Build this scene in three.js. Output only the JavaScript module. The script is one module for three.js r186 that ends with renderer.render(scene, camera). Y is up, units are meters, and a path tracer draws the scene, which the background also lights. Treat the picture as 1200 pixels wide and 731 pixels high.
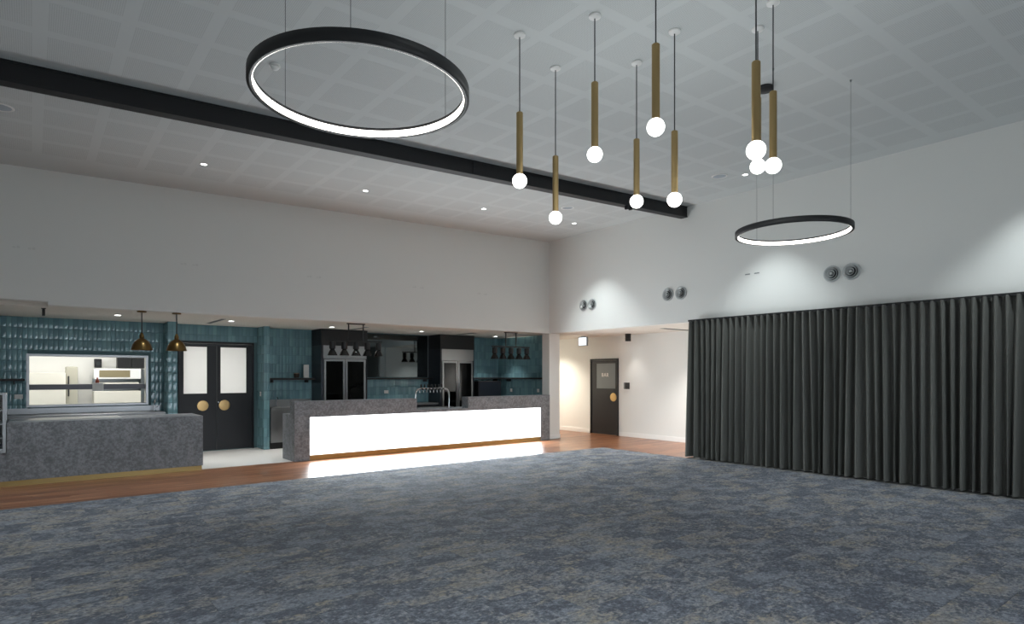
import * as THREE from 'three';
import { mergeGeometries } from 'three/addons/utils/BufferGeometryUtils.js';
import { RoundedBoxGeometry } from 'three/addons/geometries/RoundedBoxGeometry.js';
import { RectAreaLightUniformsLib } from 'three/addons/lights/RectAreaLightUniformsLib.js';
import { FontLoader } from 'three/addons/loaders/FontLoader.js';
import { TextGeometry } from 'three/addons/geometries/TextGeometry.js';

// ---------------------------------------------------------------- camera, exposure, light levels
const scene = new THREE.Scene();
scene.background = new THREE.Color().setRGB(0.86, 0.95, 1.06);   // overcast sky outside the glazed doors opposite the bar
scene.backgroundIntensity = 2.6;
const renderer = new THREE.WebGLRenderer();
renderer.toneMapping = THREE.LinearToneMapping;
renderer.toneMappingExposure = 2.1;
renderer.shadowMap.enabled = true;
RectAreaLightUniformsLib.init();
const FOCAL = 718, EYE = 1.6;
const camera = new THREE.PerspectiveCamera(2 * Math.atan(365.5 / FOCAL) * 180 / Math.PI, 1200 / 731, 0.05, 80);
camera.position.set(0, EYE, 0);
camera.rotation.y = -Math.atan2(0.6173, 0.7867);
camera.setViewOffset(1200, 731, 0, -74.5, 1200, 731);
const POWER = {          // every light of the place
  globe: 0.135, ring: 10, wallDownlight: 10, downlight: 9, hall: 13.5, barDownlight: 5.6, counter: 9, kitchen: 5.2, alcove: 14, warm: 16, cylinder: 1.2,
};
const COOL = new THREE.Color().setRGB(0.90, 0.985, 1.0), NEUTRAL = new THREE.Color().setRGB(1.0, 0.97, 0.92), WARM = new THREE.Color().setRGB(1.0, 0.9, 0.75);

// ---------------------------------------------------------------- helpers
let seed = 12345;
function rnd() { seed = (seed + 0x6D2B79F5) | 0; let t = Math.imul(seed ^ (seed >>> 15), 1 | seed); t = (t + Math.imul(t ^ (t >>> 7), 61 | t)) ^ t; return ((t ^ (t >>> 14)) >>> 0) / 4294967296; }
const CAMF = [0.61731, -0.78672], CAMR = [0.78672, 0.61731];
function project(x, y, z) { const d = x * CAMF[0] + z * CAMF[1], r = x * CAMR[0] + z * CAMR[1]; return [600 + FOCAL * r / d, 440 - FOCAL * (y - EYE) / d, d]; }
function ray(px, py) { const u = (px - 600) / FOCAL; return [CAMF[0] + u * CAMR[0], (440 - py) / FOCAL, CAMF[1] + u * CAMR[1]]; }
const onZ = (px, py, Z) => { const d = ray(px, py), t = Z / d[2]; return [t * d[0], EYE + t * d[1], Z]; };
const onX = (px, py, X) => { const d = ray(px, py), t = X / d[0]; return [X, EYE + t * d[1], t * d[2]]; };
const onY = (px, py, Y) => { const d = ray(px, py), t = (Y - EYE) / d[1]; return [t * d[0], Y, t * d[2]]; };
const CEIL = 4.97, SLOPE = 0.027, XR = 10.3, ZB = -11.6, LOW = 2.667, ZT = -14.2;
const ceilY = (x) => CEIL + SLOPE * (x - XR);

const taken = {};
function numbered(n) { const k = taken[n] = (taken[n] ?? -1) + 1; return k ? `${n}_${String(k).padStart(3, '0')}` : n; }
function shade(o) { o.traverse((m) => { if (m.isMesh) { m.castShadow = true; m.receiveShadow = true; } }); }
function mesh(name, geo, mat, parent) {
  const g = Array.isArray(geo) ? mergeGeometries(geo.map((q) => clean(q))) : geo;
  const m = new THREE.Mesh(g, mat); m.castShadow = true; m.receiveShadow = true;
  m.name = parent ? name : numbered(name); (parent ?? scene).add(m); return m;
}
function clean(g) { const q = g.index ? g.toNonIndexed() : g; for (const k of Object.keys(q.attributes)) if (!['position', 'normal', 'uv'].includes(k)) q.deleteAttribute(k);
  if (!q.attributes.uv) q.setAttribute('uv', new THREE.BufferAttribute(new Float32Array(q.attributes.position.count * 2), 2)); return q; }
function tag(o, label, category, group) { o.userData.label = label; o.userData.category = category; if (group) o.userData.group = group; return o; }
function thing(name, label, category, [x, y, z] = [0, 0, 0], turn = 0, group) {
  const o = new THREE.Group(); o.name = numbered(name); o.position.set(x, y, z); o.rotation.y = turn; scene.add(o); return tag(o, label, category, group);
}
function structGroup(name, label, category) { const o = new THREE.Group(); o.name = numbered(name); scene.add(o); o.userData.kind = 'structure'; return tag(o, label, category); }
function struct(name, geo, mat, label, category) { const m = mesh(name, geo, mat); m.userData.kind = 'structure'; return tag(m, label, category); }
function copy(o, pos, turn, label) { const c = o.clone(); c.name = numbered(o.name.replace(/_\d{3}$/, '')); scene.add(c); c.position.set(...pos); if (turn !== undefined) c.rotation.y = turn; if (label) c.userData = { ...o.userData, label }; return c; }
// a box between two corners with metre uv; chamfer rounds its edges
function box(x0, x1, y0, y1, z0, z1, r = 0) {
  const w = x1 - x0, h = y1 - y0, d = z1 - z0;
  const g = r ? new RoundedBoxGeometry(w, h, d, 2, Math.min(r, w / 2.01, h / 2.01, d / 2.01)) : new THREE.BoxGeometry(w, h, d);
  g.translate((x0 + x1) / 2, (y0 + y1) / 2, (z0 + z1) / 2); return metreUV(g);
}
function metreUV(g) {
  const p = g.attributes.position, n = g.attributes.normal, uv = new Float32Array(p.count * 2);
  for (let i = 0; i < p.count; i++) {
    const a = Math.abs(n.getX(i)), b = Math.abs(n.getY(i)), c = Math.abs(n.getZ(i));
    if (b >= a && b >= c) { uv[2 * i] = p.getX(i); uv[2 * i + 1] = p.getZ(i); } else if (a >= c) { uv[2 * i] = p.getZ(i); uv[2 * i + 1] = p.getY(i); } else { uv[2 * i] = p.getX(i); uv[2 * i + 1] = p.getY(i); }
  }
  g.setAttribute('uv', new THREE.BufferAttribute(uv, 2)); return g;
}
function cyl(r0, r1, h, seg = 24, open = false) { return new THREE.CylinderGeometry(r0, r1, h, seg, 1, open); }
function lathe(pts, seg = 28) { return new THREE.LatheGeometry(pts.map(([r, y]) => new THREE.Vector2(r, y)), seg); }
function tube(pts, r, seg = 24, rad = 8) { return new THREE.TubeGeometry(new THREE.CatmullRomCurve3(pts.map((p) => new THREE.Vector3(...p))), seg, r, rad, false); }
function rod(a, b, r, rad = 8) { return new THREE.TubeGeometry(new THREE.LineCurve3(new THREE.Vector3(...a), new THREE.Vector3(...b)), 1, r, rad, false); }
// wall with rectangular openings, standing in the plane z; rect = [x0,x1,y0,y1]
function wallWithHoles(rect, holes, z0, z1) {
  const s = new THREE.Shape(); s.moveTo(rect[0], rect[2]); s.lineTo(rect[1], rect[2]); s.lineTo(rect[1], rect[3]); s.lineTo(rect[0], rect[3]); s.closePath();
  for (const h of holes) { const q = new THREE.Path(); q.moveTo(h[0], h[2]); q.lineTo(h[0], h[3]); q.lineTo(h[1], h[3]); q.lineTo(h[1], h[2]); q.closePath(); s.holes.push(q); }
  const g = new THREE.ExtrudeGeometry(s, { depth: z1 - z0, bevelEnabled: false }); g.translate(0, 0, z0); return g;
}
function polyWall(points, z0, z1) { const s = new THREE.Shape(points.map(([x, y]) => new THREE.Vector2(x, y))); const g = new THREE.ExtrudeGeometry(s, { depth: z1 - z0, bevelEnabled: false }); g.translate(0, 0, z0); return g; }

// periodic noise
function lattice(n, m, s) { const a = new Float32Array(n * m); let q = s * 7919 + 17; for (let i = 0; i < a.length; i++) { q = (Math.imul(q, 1664525) + 1013904223) | 0; a[i] = (q >>> 8) / 16777216; } return a; }
function noiseField(W, H, nx, ny, s, out, amp) {
  const L = lattice(nx, ny, s);
  for (let y = 0; y < H; y++) { const v = y / H * ny, j = Math.floor(v), fy = v - j, sy = fy * fy * (3 - 2 * fy), r0 = (j % ny) * nx, r1 = ((j + 1) % ny) * nx;
    for (let x = 0; x < W; x++) { const u = x / W * nx, i = Math.floor(u), f = u - i, sx = f * f * (3 - 2 * f), i0 = i % nx, i1 = (i + 1) % nx;
      const a = L[r0 + i0] + (L[r0 + i1] - L[r0 + i0]) * sx, b = L[r1 + i0] + (L[r1 + i1] - L[r1 + i0]) * sx; out[y * W + x] += amp * (a + (b - a) * sy); } }
}
function fbm(W, H, nx, ny, oct, s, gain = 0.55) { const o = new Float32Array(W * H); let a = 1, t = 0; for (let k = 0; k < oct; k++) { noiseField(W, H, nx << k, ny << k, s + k * 31, o, a); t += a; a *= gain; } for (let i = 0; i < o.length; i++) o[i] /= t; return o; }
const sm = (a, b, x) => { const t = Math.min(1, Math.max(0, (x - a) / (b - a))); return t * t * (3 - 2 * t); };
function colourTexture(W, H, fn, rx, ry, srgb = true) {
  const d = new Uint8Array(W * H * 4);
  for (let i = 0; i < W * H; i++) { const c = fn(i, i % W, Math.floor(i / W)); d[4 * i] = c[0]; d[4 * i + 1] = c[1]; d[4 * i + 2] = c[2]; d[4 * i + 3] = 255; }
  const t = new THREE.DataTexture(d, W, H); t.wrapS = t.wrapT = THREE.RepeatWrapping; t.repeat.set(rx, ry); t.magFilter = THREE.LinearFilter; t.minFilter = THREE.LinearFilter; if (srgb) t.colorSpace = THREE.SRGBColorSpace; t.needsUpdate = true; return t;
}
const mixc = (a, b, t) => [a[0] + (b[0] - a[0]) * t, a[1] + (b[1] - a[1]) * t, a[2] + (b[2] - a[2]) * t];

// ---------------------------------------------------------------- materials
const std = (color, roughness = 0.6, metalness = 0, extra = {}) => new THREE.MeshStandardMaterial({ color, roughness, metalness, ...extra });
const M = {};
{ // carpet: blue-grey cloud pattern streaked along the planks with taupe and ochre flecks, 4 m x 2 m of it
  const W = 2048, H = 1024, a = fbm(W, H, 15, 9, 6, 3, 0.7), b = fbm(W, H, 12, 7, 6, 41, 0.72), c = fbm(W, H, 160, 110, 3, 77, 0.8), e = fbm(W, H, 34, 40, 4, 99, 0.7);
  const tex = colourTexture(W, H, (i) => {
    const g = c[i] - 0.5;
    let k = mixc([85, 90, 101], [122, 127, 136], sm(0.34, 0.66, a[i] + g * 0.34));
    k = mixc(k, [146, 142, 137], 0.65 * sm(0.46, 0.70, b[i] + g * 0.4));
    k = mixc(k, [150, 136, 110], 0.42 * sm(0.60, 0.72, e[i] * 0.55 + b[i] * 0.45 + g * 0.3));
    const f = 1 + g * 0.55; return [k[0] * f, k[1] * f, k[2] * f].map((v) => Math.max(0, Math.min(255, v)));
  }, 1 / 4, 1 / 2);
  const bump = colourTexture(512, 512, (() => { const q = fbm(512, 512, 128, 128, 2, 5, 0.8); return (i) => { const v = q[i] * 255; return [v, v, v]; }; })(), 1, 1, false);
  bump.repeat.set(2, 2);
  M.carpet = std(0xffffff, 0.95, 0, { map: tex, bumpMap: bump, bumpScale: 0.004 });
  M.carpet.name = 'carpet_pile';
}
{ // timber boards
  const W = 1024, H = 512, a = fbm(W, H, 4, 60, 4, 11, 0.6), b = fbm(W, H, 3, 14, 3, 23, 0.5);
  const make = (lo, hi) => colourTexture(W, H, (i) => mixc(lo, hi, sm(0.3, 0.72, a[i] * 0.6 + b[i] * 0.4)), 1 / 1.8, 1 / 1.0);
  M.boards = [[[112, 70, 46], [158, 108, 76]], [[120, 77, 52], [170, 119, 85]], [[102, 62, 42], [146, 98, 68]]].map(([l, h]) => std(0xffffff, 0.3, 0, { map: make(l, h) }));
}
{ // stone cladding: dark grey with fine pale and dark mottling, 1.5 m of it
  const W = 1024, a = fbm(W, W, 48, 48, 4, 7, 0.8), b = fbm(W, W, 12, 9, 4, 19, 0.6);
  M.stone = std(0xffffff, 0.55, 0, { map: colourTexture(W, W, (i) => { const v = sm(0.3, 0.7, a[i]), w = b[i] - 0.5; const q = mixc([104, 108, 113], [135, 139, 145], v); return q.map((k) => k + w * 26); }, 1 / 1.5, 1 / 1.5) });
}
{ // perforated plaster: 6 mm holes every 16 mm
  const N = 64, sq = (i, x, y) => { const d = Math.hypot(x - 31.5, y - 31.5); const k = sm(12, 15, d); return mixc([168, 172, 172], [206, 210, 210], k); };
  M.perforated = std(0xffffff, 0.9, 0, { map: colourTexture(N, N, sq, 62.5, 62.5) });
}
M.steel = std(0xa9abad, 0.34, 1);
M.wall = std(0xe6e7e4, 0.85); M.ceiling = std(0xd0d4d4, 0.9); M.soffit = std(0xe2ded6, 0.9);
M.black = std(0x17181a, 0.5); M.beam = std(0x14161a, 0.55); M.darkPanel = std(0x1b2029, 0.35); M.doorBlack = std(0x13161c, 0.42);
M.brass = std(0xa8813f, 0.3, 1); M.brassTube = std(0xb89e70, 0.38, 1); M.brassPlate = std(0xc9a874, 0.3, 1); M.agedBrass = std(0x77603c, 0.3, 1);
M.kick = std(0x9c8659, 0.38, 0.85); M.chrome = std(0xd4d6d8, 0.08, 1); M.white = std(0xeeeeec, 0.5); M.cord = std(0x3a3d40, 0.7);
M.tileFloor = std(0xdcdcda, 0.45); M.curtain = std(0x656662, 0.95, 0, {}); M.grout = std(0x5d7a80, 0.9); M.greyPlastic = std(0x8c9192, 0.5);
M.frosted = new THREE.MeshPhysicalMaterial({ color: 0xffffff, roughness: 0.9, transmission: 0.85, thickness: 0 });
M.glass = new THREE.MeshPhysicalMaterial({ color: 0xffffff, roughness: 0.02, transmission: 1, thickness: 0, ior: 1.5 });
M.smoked = new THREE.MeshPhysicalMaterial({ color: 0x3c4044, roughness: 0.05, transmission: 1, thickness: 0, ior: 1.5 });
M.mirror = std(0x474d4f, 0.04, 1); M.vent = std(0xc4c8c8, 0.4, 0.35); M.ventDark = std(0x2b3032, 0.5); M.cream = std(0xe4e0d4, 0.5);
M.tiles = [0x7097a2, 0x769fa9, 0x6a909a, 0x7ba4ad].map((c) => std(c, 0.1));
const glow = (color, k, name) => { const m = new THREE.MeshStandardMaterial({ color: 0x222222, emissive: color, emissiveIntensity: k, roughness: 0.6 }); m.name = name; return m; };
M.globe = glow(new THREE.Color().setRGB(1, 0.99, 0.96), 3.0, 'globe_bulb'); M.led = glow(new THREE.Color().setRGB(1, 0.96, 0.90), 2.6, 'led_strip'); M.lens = glow(new THREE.Color().setRGB(1, 1, 0.97), 6, 'downlight_lens');
M.panelGlow = glow(new THREE.Color().setRGB(0.97, 0.99, 1), 1.6, 'light_panel'); M.kitchenGlow = glow(new THREE.Color().setRGB(1, 0.98, 0.93), 3, 'ceiling_light'); M.exit = glow(new THREE.Color().setRGB(0.82, 0.9, 1), 0.75, 'exit_sign');

function spot(parent, [x, y, z], color, intensity, angle, penumbra, radius = 2, target = [0, -1, 0]) {
  const l = new THREE.SpotLight(color, intensity, 0, angle, penumbra, 2); l.position.set(x, y, z); l.castShadow = true; l.shadow.radius = radius;
  l.target.position.set(x + target[0], y + target[1], z + target[2]); l.name = 'lamp'; parent.add(l); parent.add(l.target); l.target.name = 'lamp_target'; return l;
}

// ---------------------------------------------------------------- the setting
const X0 = -3.5, Z1 = 3.5;   // left wall and the wall behind the camera
struct('floor', box(X0 - 0.2, 12.5, -0.25, -0.012, -17.7, Z1 + 0.2), std(0x6d6d6b, 0.9), 'concrete slab under the carpet, boards and bar floor', 'floor');
struct('floor_bar', box(X0, 10.65, -0.012, 0, ZT, -11.5), M.tileFloor, 'pale smooth floor behind the counters in front of the double door', 'floor');
struct('floor_kitchen', box(X0, 4.5, -0.012, 0, -17.4, ZT - 0.2), M.tileFloor, 'pale kitchen floor behind the tiled wall', 'floor');

{ // carpet planks 1.0 x 0.25 m laid along the back wall, half bond
  const fl = structGroup('floor_carpet', 'mottled blue grey carpet planks covering the hall floor', 'carpet');
  const XE = 10.03, ZE = -9.5, L = 1.0, Wd = 0.25, list = [];
  for (let r = 0; ZE + r * Wd < Z1 - 0.01; r++) for (let x = X0 - (r % 2) * 0.5; x < XE; x += L) {
    const a = Math.max(x, X0), b = Math.min(x + L, XE), z = ZE + r * Wd; if (b - a < 0.05) continue;
    const cx = (a + b) / 2, cz = z + Wd / 2, [px, py, d] = project(cx, 0, cz), inside = d > 0.5 && px > -60 && px < 1260 && py < 760;
    list.push({ a, b, z, score: inside ? 1 / (d * d * d) : -d * d });
  }
  list.sort((p, q) => q.score - p.score);
  const variants = {}, rest = [];
  const make = (w, k) => { const g = new THREE.BoxGeometry(w - 0.002, 0.012, Wd - 0.002); const p = g.attributes.position, uv = g.attributes.uv, s = k % 2 ? -1 : 1; for (let i = 0; i < p.count; i++) uv.setXY(i, s * p.getX(i) + k * 1.37, s * p.getZ(i) + k * 0.613); return g; };
  list.forEach((q, n) => {
    const w = q.b - q.a, k = Math.floor(rnd() * 40), key = w.toFixed(3) + '_' + (w > 0.99 ? k : k % 4), g = variants[key] ??= make(w, k);
    if (n < 300) { const m = mesh('carpet_tile', g, M.carpet, fl); m.position.set((q.a + q.b) / 2, -0.006 + (rnd() - 0.5) * 0.0008, q.z + Wd / 2); }
    else rest.push(g.clone().translate((q.a + q.b) / 2, -0.006, q.z + Wd / 2));
  });
  const m = mesh('carpet_tile_field', rest, M.carpet, fl); m.userData.kind = 'stuff';
}
{ // timber boards between the carpet and the counters and through the passage
  const fl = structGroup('floor_timber', 'reddish brown timber boards between the carpet and the counters', 'floor');
  const Wd = 0.145, L = 1.8, cache = {};
  const lay = (xa, xb, za, zb) => { for (let r = 0, z = zb; z > za + 0.01; r++, z -= Wd) { const w = Math.min(Wd, z - za); for (let x = xa - (r * 0.61 % 1) * L; x < xb; x += L) { const a = Math.max(x, xa), b = Math.min(x + L, xb); if (b - a < 0.03) continue;
    const k = Math.floor(rnd() * 6), key = `${(b - a).toFixed(2)}_${w.toFixed(3)}_${k}`; const g = cache[key] ??= (() => { const q = new THREE.BoxGeometry(b - a - 0.002, 0.012, w - 0.003), p = q.attributes.position, uv = q.attributes.uv; for (let i = 0; i < p.count; i++) uv.setXY(i, p.getX(i) + k * 0.7, p.getZ(i) + k * 0.31); return q; })();
    const m = mesh('floor_board', g, M.boards[Math.floor(rnd() * 3)], fl); m.position.set((a + b) / 2, -0.006, z - w / 2); } } };
  lay(X0, 10.03, -11.5, -9.5); lay(10.03, 12.3, -15, -7.3);
}
struct('wall_back', polyWall([[X0, 2.722], [0.2, 2.722], [0.2, LOW], [XR + 0.35, LOW], [XR + 0.35, 5.3], [X0, 5.3]], ZB - 0.2, ZB), M.wall, 'tall pale grey wall above the bar and the servery', 'wall');
{ const g = [box(XR, XR + 0.2, LOW, 5.3, ZB, -7.2), box(XR, XR + 0.2, 0, 5.3, -7.2, Z1)]; struct('wall_right', g, M.wall, 'tall white wall above and behind the grey curtain', 'wall'); }
struct('wall_left', box(X0 - 0.2, X0, 0, 5.3, -14.4, Z1), M.wall, 'white side wall of the hall', 'wall');
const GLZ = [0.6, 6.4, 0.02, 2.3];
struct('wall_front', wallWithHoles([X0 - 0.2, XR + 0.2, 0, 5.3], [GLZ], Z1, Z1 + 0.2), M.wall, 'white wall of the hall opposite the bar', 'wall');
{ const w = structGroup('window_1', 'glazed sliding doors in the hall wall opposite the bar', 'window'), n = 4, pw = (GLZ[1] - GLZ[0]) / n;
  for (let k = 0; k <= n; k++) { const x = GLZ[0] + k * pw; mesh('mullion', box(Math.max(GLZ[0], x - 0.03), Math.min(GLZ[1], x + 0.03), GLZ[2], GLZ[3], Z1 + 0.06, Z1 + 0.14), M.black, w); }
  for (let k = 0; k < n; k++) { const x = GLZ[0] + k * pw; mesh('pane', box(x + 0.03, x + pw - 0.03, GLZ[2] + 0.05, GLZ[3] - 0.05, Z1 + 0.098, Z1 + 0.102), M.glass, w); for (const [a, b] of [[GLZ[2], GLZ[2] + 0.05], [GLZ[3] - 0.05, GLZ[3]]]) mesh('rail', box(x + 0.03, x + pw - 0.03, a, b, Z1 + 0.06, Z1 + 0.14), M.black, w); }
  struct('floor_terrace', box(-12, 16, -0.25, -0.03, Z1 + 0.2, 16), std(0xb4b2ac, 0.9), 'pale paved terrace outside the glazed doors', 'terrace'); }
{ // sloping hall ceiling with perforated squares
  const c = structGroup('ceiling', 'white plaster ceiling with a grid of perforated squares', 'ceiling'); c.position.set(XR, CEIL, 0); c.rotation.z = Math.atan(SLOPE);
  mesh('ceiling_board', box(X0 - XR - 0.01, 0, 0, 0.1, ZB, Z1), M.ceiling, c);
  const PX = 0.618, PZ = 0.645, GX = 0.11, GZ = 0.12, list = [];
  for (let i = -7; i < 15; i++) for (let j = -14; j < 8; j++) {
    const x = 0.68 + (i + 0.5) * PX, z = -1.8 + (j + 0.5) * PZ; if (x < X0 + 0.45 || x > XR - 0.35 || z < ZB + 0.42 || z > Z1 - 0.4) continue;
    const [px, py, d] = project(x, ceilY(x), z); list.push({ x, z, score: d > 0.3 && px > -40 && px < 1240 && py > -40 ? 1 / d : -Math.hypot(x, z) });
  }
  list.sort((a, b) => b.score - a.score);
  const g = metreUV(new THREE.BoxGeometry(PX - GX, 0.004, PZ - GZ)), rest = [];
  list.forEach((q, n) => { const p = [(q.x - XR) / Math.cos(Math.atan(SLOPE)), 0.0012, q.z]; if (n < 300) mesh('perforated_panel', g, M.perforated, c).position.set(...p); else rest.push(g.clone().translate(...p)); });
  if (rest.length) mesh('perforated_panel_field', rest, M.perforated, c).userData.kind = 'stuff';
}
struct('ceiling_bar', [box(X0, 0.2, 2.722, 2.85, -11.95, ZB - 0.2), box(X0, 0.2, LOW, 2.85, ZT, -11.95), box(0.2, 10.65, LOW, 2.85, ZT, ZB - 0.2)], M.soffit, 'low white ceiling over the bar and servery', 'ceiling');
struct('ceiling_passage', box(XR + 0.2, 12.3, LOW, 2.85, -15, -7.3), M.soffit, 'low white ceiling over the passage to the black door', 'ceiling');
struct('wall_passage', [box(12.3, 12.5, 0, 2.85, -15.2, -7.1), box(XR + 0.2, 12.3, 0, 2.85, -7.3, -7.1), box(10.8, 12.3, 0, 2.85, -15.2, -15)], M.wall, 'off white passage wall holding the black single door', 'wall');
struct('wall_bar_side', [box(10.65, 10.8, 0, 2.85, -15, ZB - 0.27)], M.wall, 'partition between the bar and the passage', 'wall');
struct('wall_pier', box(XR, 10.65, 0, LOW, ZB - 0.27, ZB), M.wall, 'narrow white pier at the end of the bar counter', 'wall');
struct('baseboard_passage', [box(12.285, 12.3, 0, 0.11, -15, -12.13), box(12.285, 12.3, 0, 0.11, -11.05, -7.3)], M.white, 'white skirting along the passage wall', 'skirting');
struct('baseboard_pier', box(XR - 0.012, 10.662, 0, 0.11, ZB - 0.1, ZB + 0.013), M.white, 'white skirting round the pier', 'skirting');
struct('baseboard_front', [box(X0, GLZ[0], 0, 0.11, Z1 - 0.015, Z1), box(GLZ[1], XR, 0, 0.11, Z1 - 0.015, Z1), box(X0, X0 + 0.015, 0, 0.11, -9.5, Z1 - 0.015)], M.white, 'white skirting of the hall', 'skirting');
{ // kitchen shell
  struct('wall_kitchen', [box(X0, 4.5, 0, 2.85, -17.6, -17.4), box(4.5, 4.7, 0, 2.85, -17.6, ZT - 0.2), box(X0 - 0.2, X0, 0, 2.85, -17.6, ZT - 0.2)], std(0xf2f1ec, 0.6), 'white kitchen walls behind the servery hatch', 'wall');
  struct('ceiling_kitchen', box(X0, 4.5, 2.7, 2.85, -17.4, ZT - 0.2), std(0xf2f1ec, 0.8), 'white kitchen ceiling', 'ceiling');
}

// ---------------------------------------------------------------- tiled walls
const WIN = [-0.04, 1.82, 1.05, 1.97], DOOR = [2.38, 3.88, 0, 2.32];
const TW = 0.075, TH = 0.2;
const tileGeos = Array.from({ length: 10 }, () => tileShape(TW - 0.003, TH - 0.003));
function tileShape(w, h, wob = 0.0011) {
  const xs = [-w / 2, -w / 2 + 0.008, w / 2 - 0.008, w / 2], ys = [-h / 2, -h / 2 + 0.01, 0.01 - rnd() * 0.02, h / 2 - 0.01, h / 2], pos = [], ix = [], tx = (rnd() - 0.5) * 0.03, ty = (rnd() - 0.5) * 0.02;
  ys.forEach((y, j) => xs.forEach((x, i) => { const edge = i === 0 || i === 3 || j === 0 || j === 4; pos.push(x, y, edge ? 0 : 0.006 + x * tx + y * ty + (rnd() - 0.5) * wob * 2); }));
  for (let j = 0; j < 4; j++) for (let i = 0; i < 3; i++) { const a = j * 4 + i; ix.push(a, a + 1, a + 5, a, a + 5, a + 4); }
  const g = new THREE.BufferGeometry(); g.setAttribute('position', new THREE.Float32BufferAttribute(pos, 3)); g.setIndex(ix); g.computeVertexNormals(); return g;
}
// tiles a rectangle (u along, y up); place(u, y) gives the spot, turn the facing; keep() drops cut-outs
function tileRegion(parent, u0, u1, y1, y0, place, turn, skip, limit) {
  const list = [], n = Math.round((u1 - u0) / TW), w = (u1 - u0) / n;
  for (let i = 0; i < n; i++) for (let y = y1; y > y0 + 0.02; y -= TH) { const u = u0 + (i + 0.5) * w, h = Math.min(TH, y - y0), yc = y - h / 2; if (skip && skip(u, yc)) continue; const p = place(u, yc), [px, py, d] = project(...p); list.push({ p, h, sx: w / TW, score: px > -20 && px < 1220 && yc > 0.95 ? 1 / d : -d }); }
  list.sort((a, b) => b.score - a.score);
  const rest = [[], [], [], []];
  list.forEach((q, k) => { const g = tileGeos[Math.floor(rnd() * 10)], mi = Math.floor(rnd() * 4);
    if (k < limit && q.score > 0) { const m = mesh('tile', g, M.tiles[mi], parent); m.position.set(...q.p); m.rotation.y = turn; m.scale.set(q.sx, q.h / TH, 1); }
    else rest[mi].push(g.clone().scale(q.sx, q.h / TH, 1).rotateY(turn).translate(...q.p)); });
  rest.forEach((r, k) => { if (r.length) mesh('tile_field', r, M.tiles[k], parent).userData.kind = 'stuff'; });
}
const tiledWalls = {};
{
  const s = structGroup('wall_servery', 'teal glazed tile wall round the steel kitchen hatch', 'wall');
  mesh('wall_core', wallWithHoles([X0, 2.12, 0, 2.85], [WIN], ZT - 0.2, ZT), M.grout, s);
  const m = 0.05, inWin = (x, y) => x > WIN[0] - m && x < WIN[1] + m && y > WIN[2] - 0.14 && y < WIN[3] + m;
  tileRegion(s, X0, 2.12, LOW, 0, (u, y) => [u, y, ZT], 0, inWin, 290);
  const b = structGroup('wall_door', 'teal tiled wall and piers round the black double door', 'wall');
  mesh('wall_core', [wallWithHoles([2.12, 4.07, 0, 2.85], [[DOOR[0], DOOR[1], 0.001, DOOR[3]]], ZT - 0.2, ZT), box(2.12, 2.29, 0, LOW, ZT, -13.7), box(3.95, 4.07, 0, LOW, ZT, -13.7)], M.grout, b);
  tileRegion(b, 2.29, 3.95, LOW, 2.33, (u, y) => [u, y, ZT], 0, null, 60);
  tileRegion(b, 2.12, 2.29, LOW, 0, (u, y) => [u, y, -13.7], 0, null, 40);
  tileRegion(b, 3.95, 4.07, LOW, 0, (u, y) => [u, y, -13.7], 0, null, 40);
  tileRegion(b, -14.2, -13.7, LOW, 0, (u, y) => [2.12, y, u], -Math.PI / 2, null, 70);
  tileRegion(b, -14.2, -13.7, LOW, 0, (u, y) => [3.95, y, u], -Math.PI / 2, null, 80);
  const c = structGroup('wall_bar', 'dark teal tiled wall behind the bar', 'wall');
  mesh('wall_core', box(4.07, 10.65, 0, 2.85, ZT - 0.2, ZT), M.grout, c);
  tileRegion(c, 4.07, 5.18, LOW, 0, (u, y) => [u, y, ZT], 0, null, 130);
  tileRegion(c, 6.28, 8.32, 1.51, 0.9, (u, y) => [u, y, ZT], 0, null, 60);
  tileRegion(c, 9.36, 10.65, LOW, 0.9, (u, y) => [u, y, ZT], 0, null, 110);
  const d = structGroup('wall_bar_end', 'dark teal tiled end wall of the bar', 'wall');
  mesh('wall_core', box(10.63, 10.65, 0, LOW, ZT, ZB - 0.27), M.grout, d);
  tileRegion(d, ZT, ZB - 0.27, LOW, 0.9, (u, y) => [10.63, y, u], -Math.PI / 2, null, 280);
}

// ---------------------------------------------------------------- steel beam
{
  const a = [X0, -7.84], b = [XR, -7.45], len = Math.hypot(b[0] - a[0], b[1] - a[1]), t = thing('steel_beam', 'long black steel beam crossing under the white ceiling', 'beam', [a[0], ceilY(a[0]), a[1]], -Math.atan2(b[1] - a[1], b[0] - a[0]));
  const inner = Math.atan((ceilY(b[0]) - ceilY(a[0])) / len);
  const put = (n, g) => { const m = mesh(n, g, M.beam, t); m.rotation.z = inner; return m; };
  put('bottom_flange', box(0, len, -0.215, -0.192, -0.16, 0, 0.004)); put('web', box(0, len, -0.192, -0.02, -0.11, -0.012)); put('top_flange', box(0, len, -0.02, 0.004, -0.17, 0));
  const xj = onZ(558, 195, -7.6)[0] - a[0]; put('splice_plate', box(xj - 0.05, xj + 0.05, -0.21, 0.0, -0.02, 0.004));
  for (const k of [0, 1]) put('clamp', box(onZ(735, 240, -7.5)[0] - a[0] + k * 0.1, onZ(735, 240, -7.5)[0] - a[0] + k * 0.1 + 0.04, -0.28, -0.21, -0.06, 0.0));
}

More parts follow.
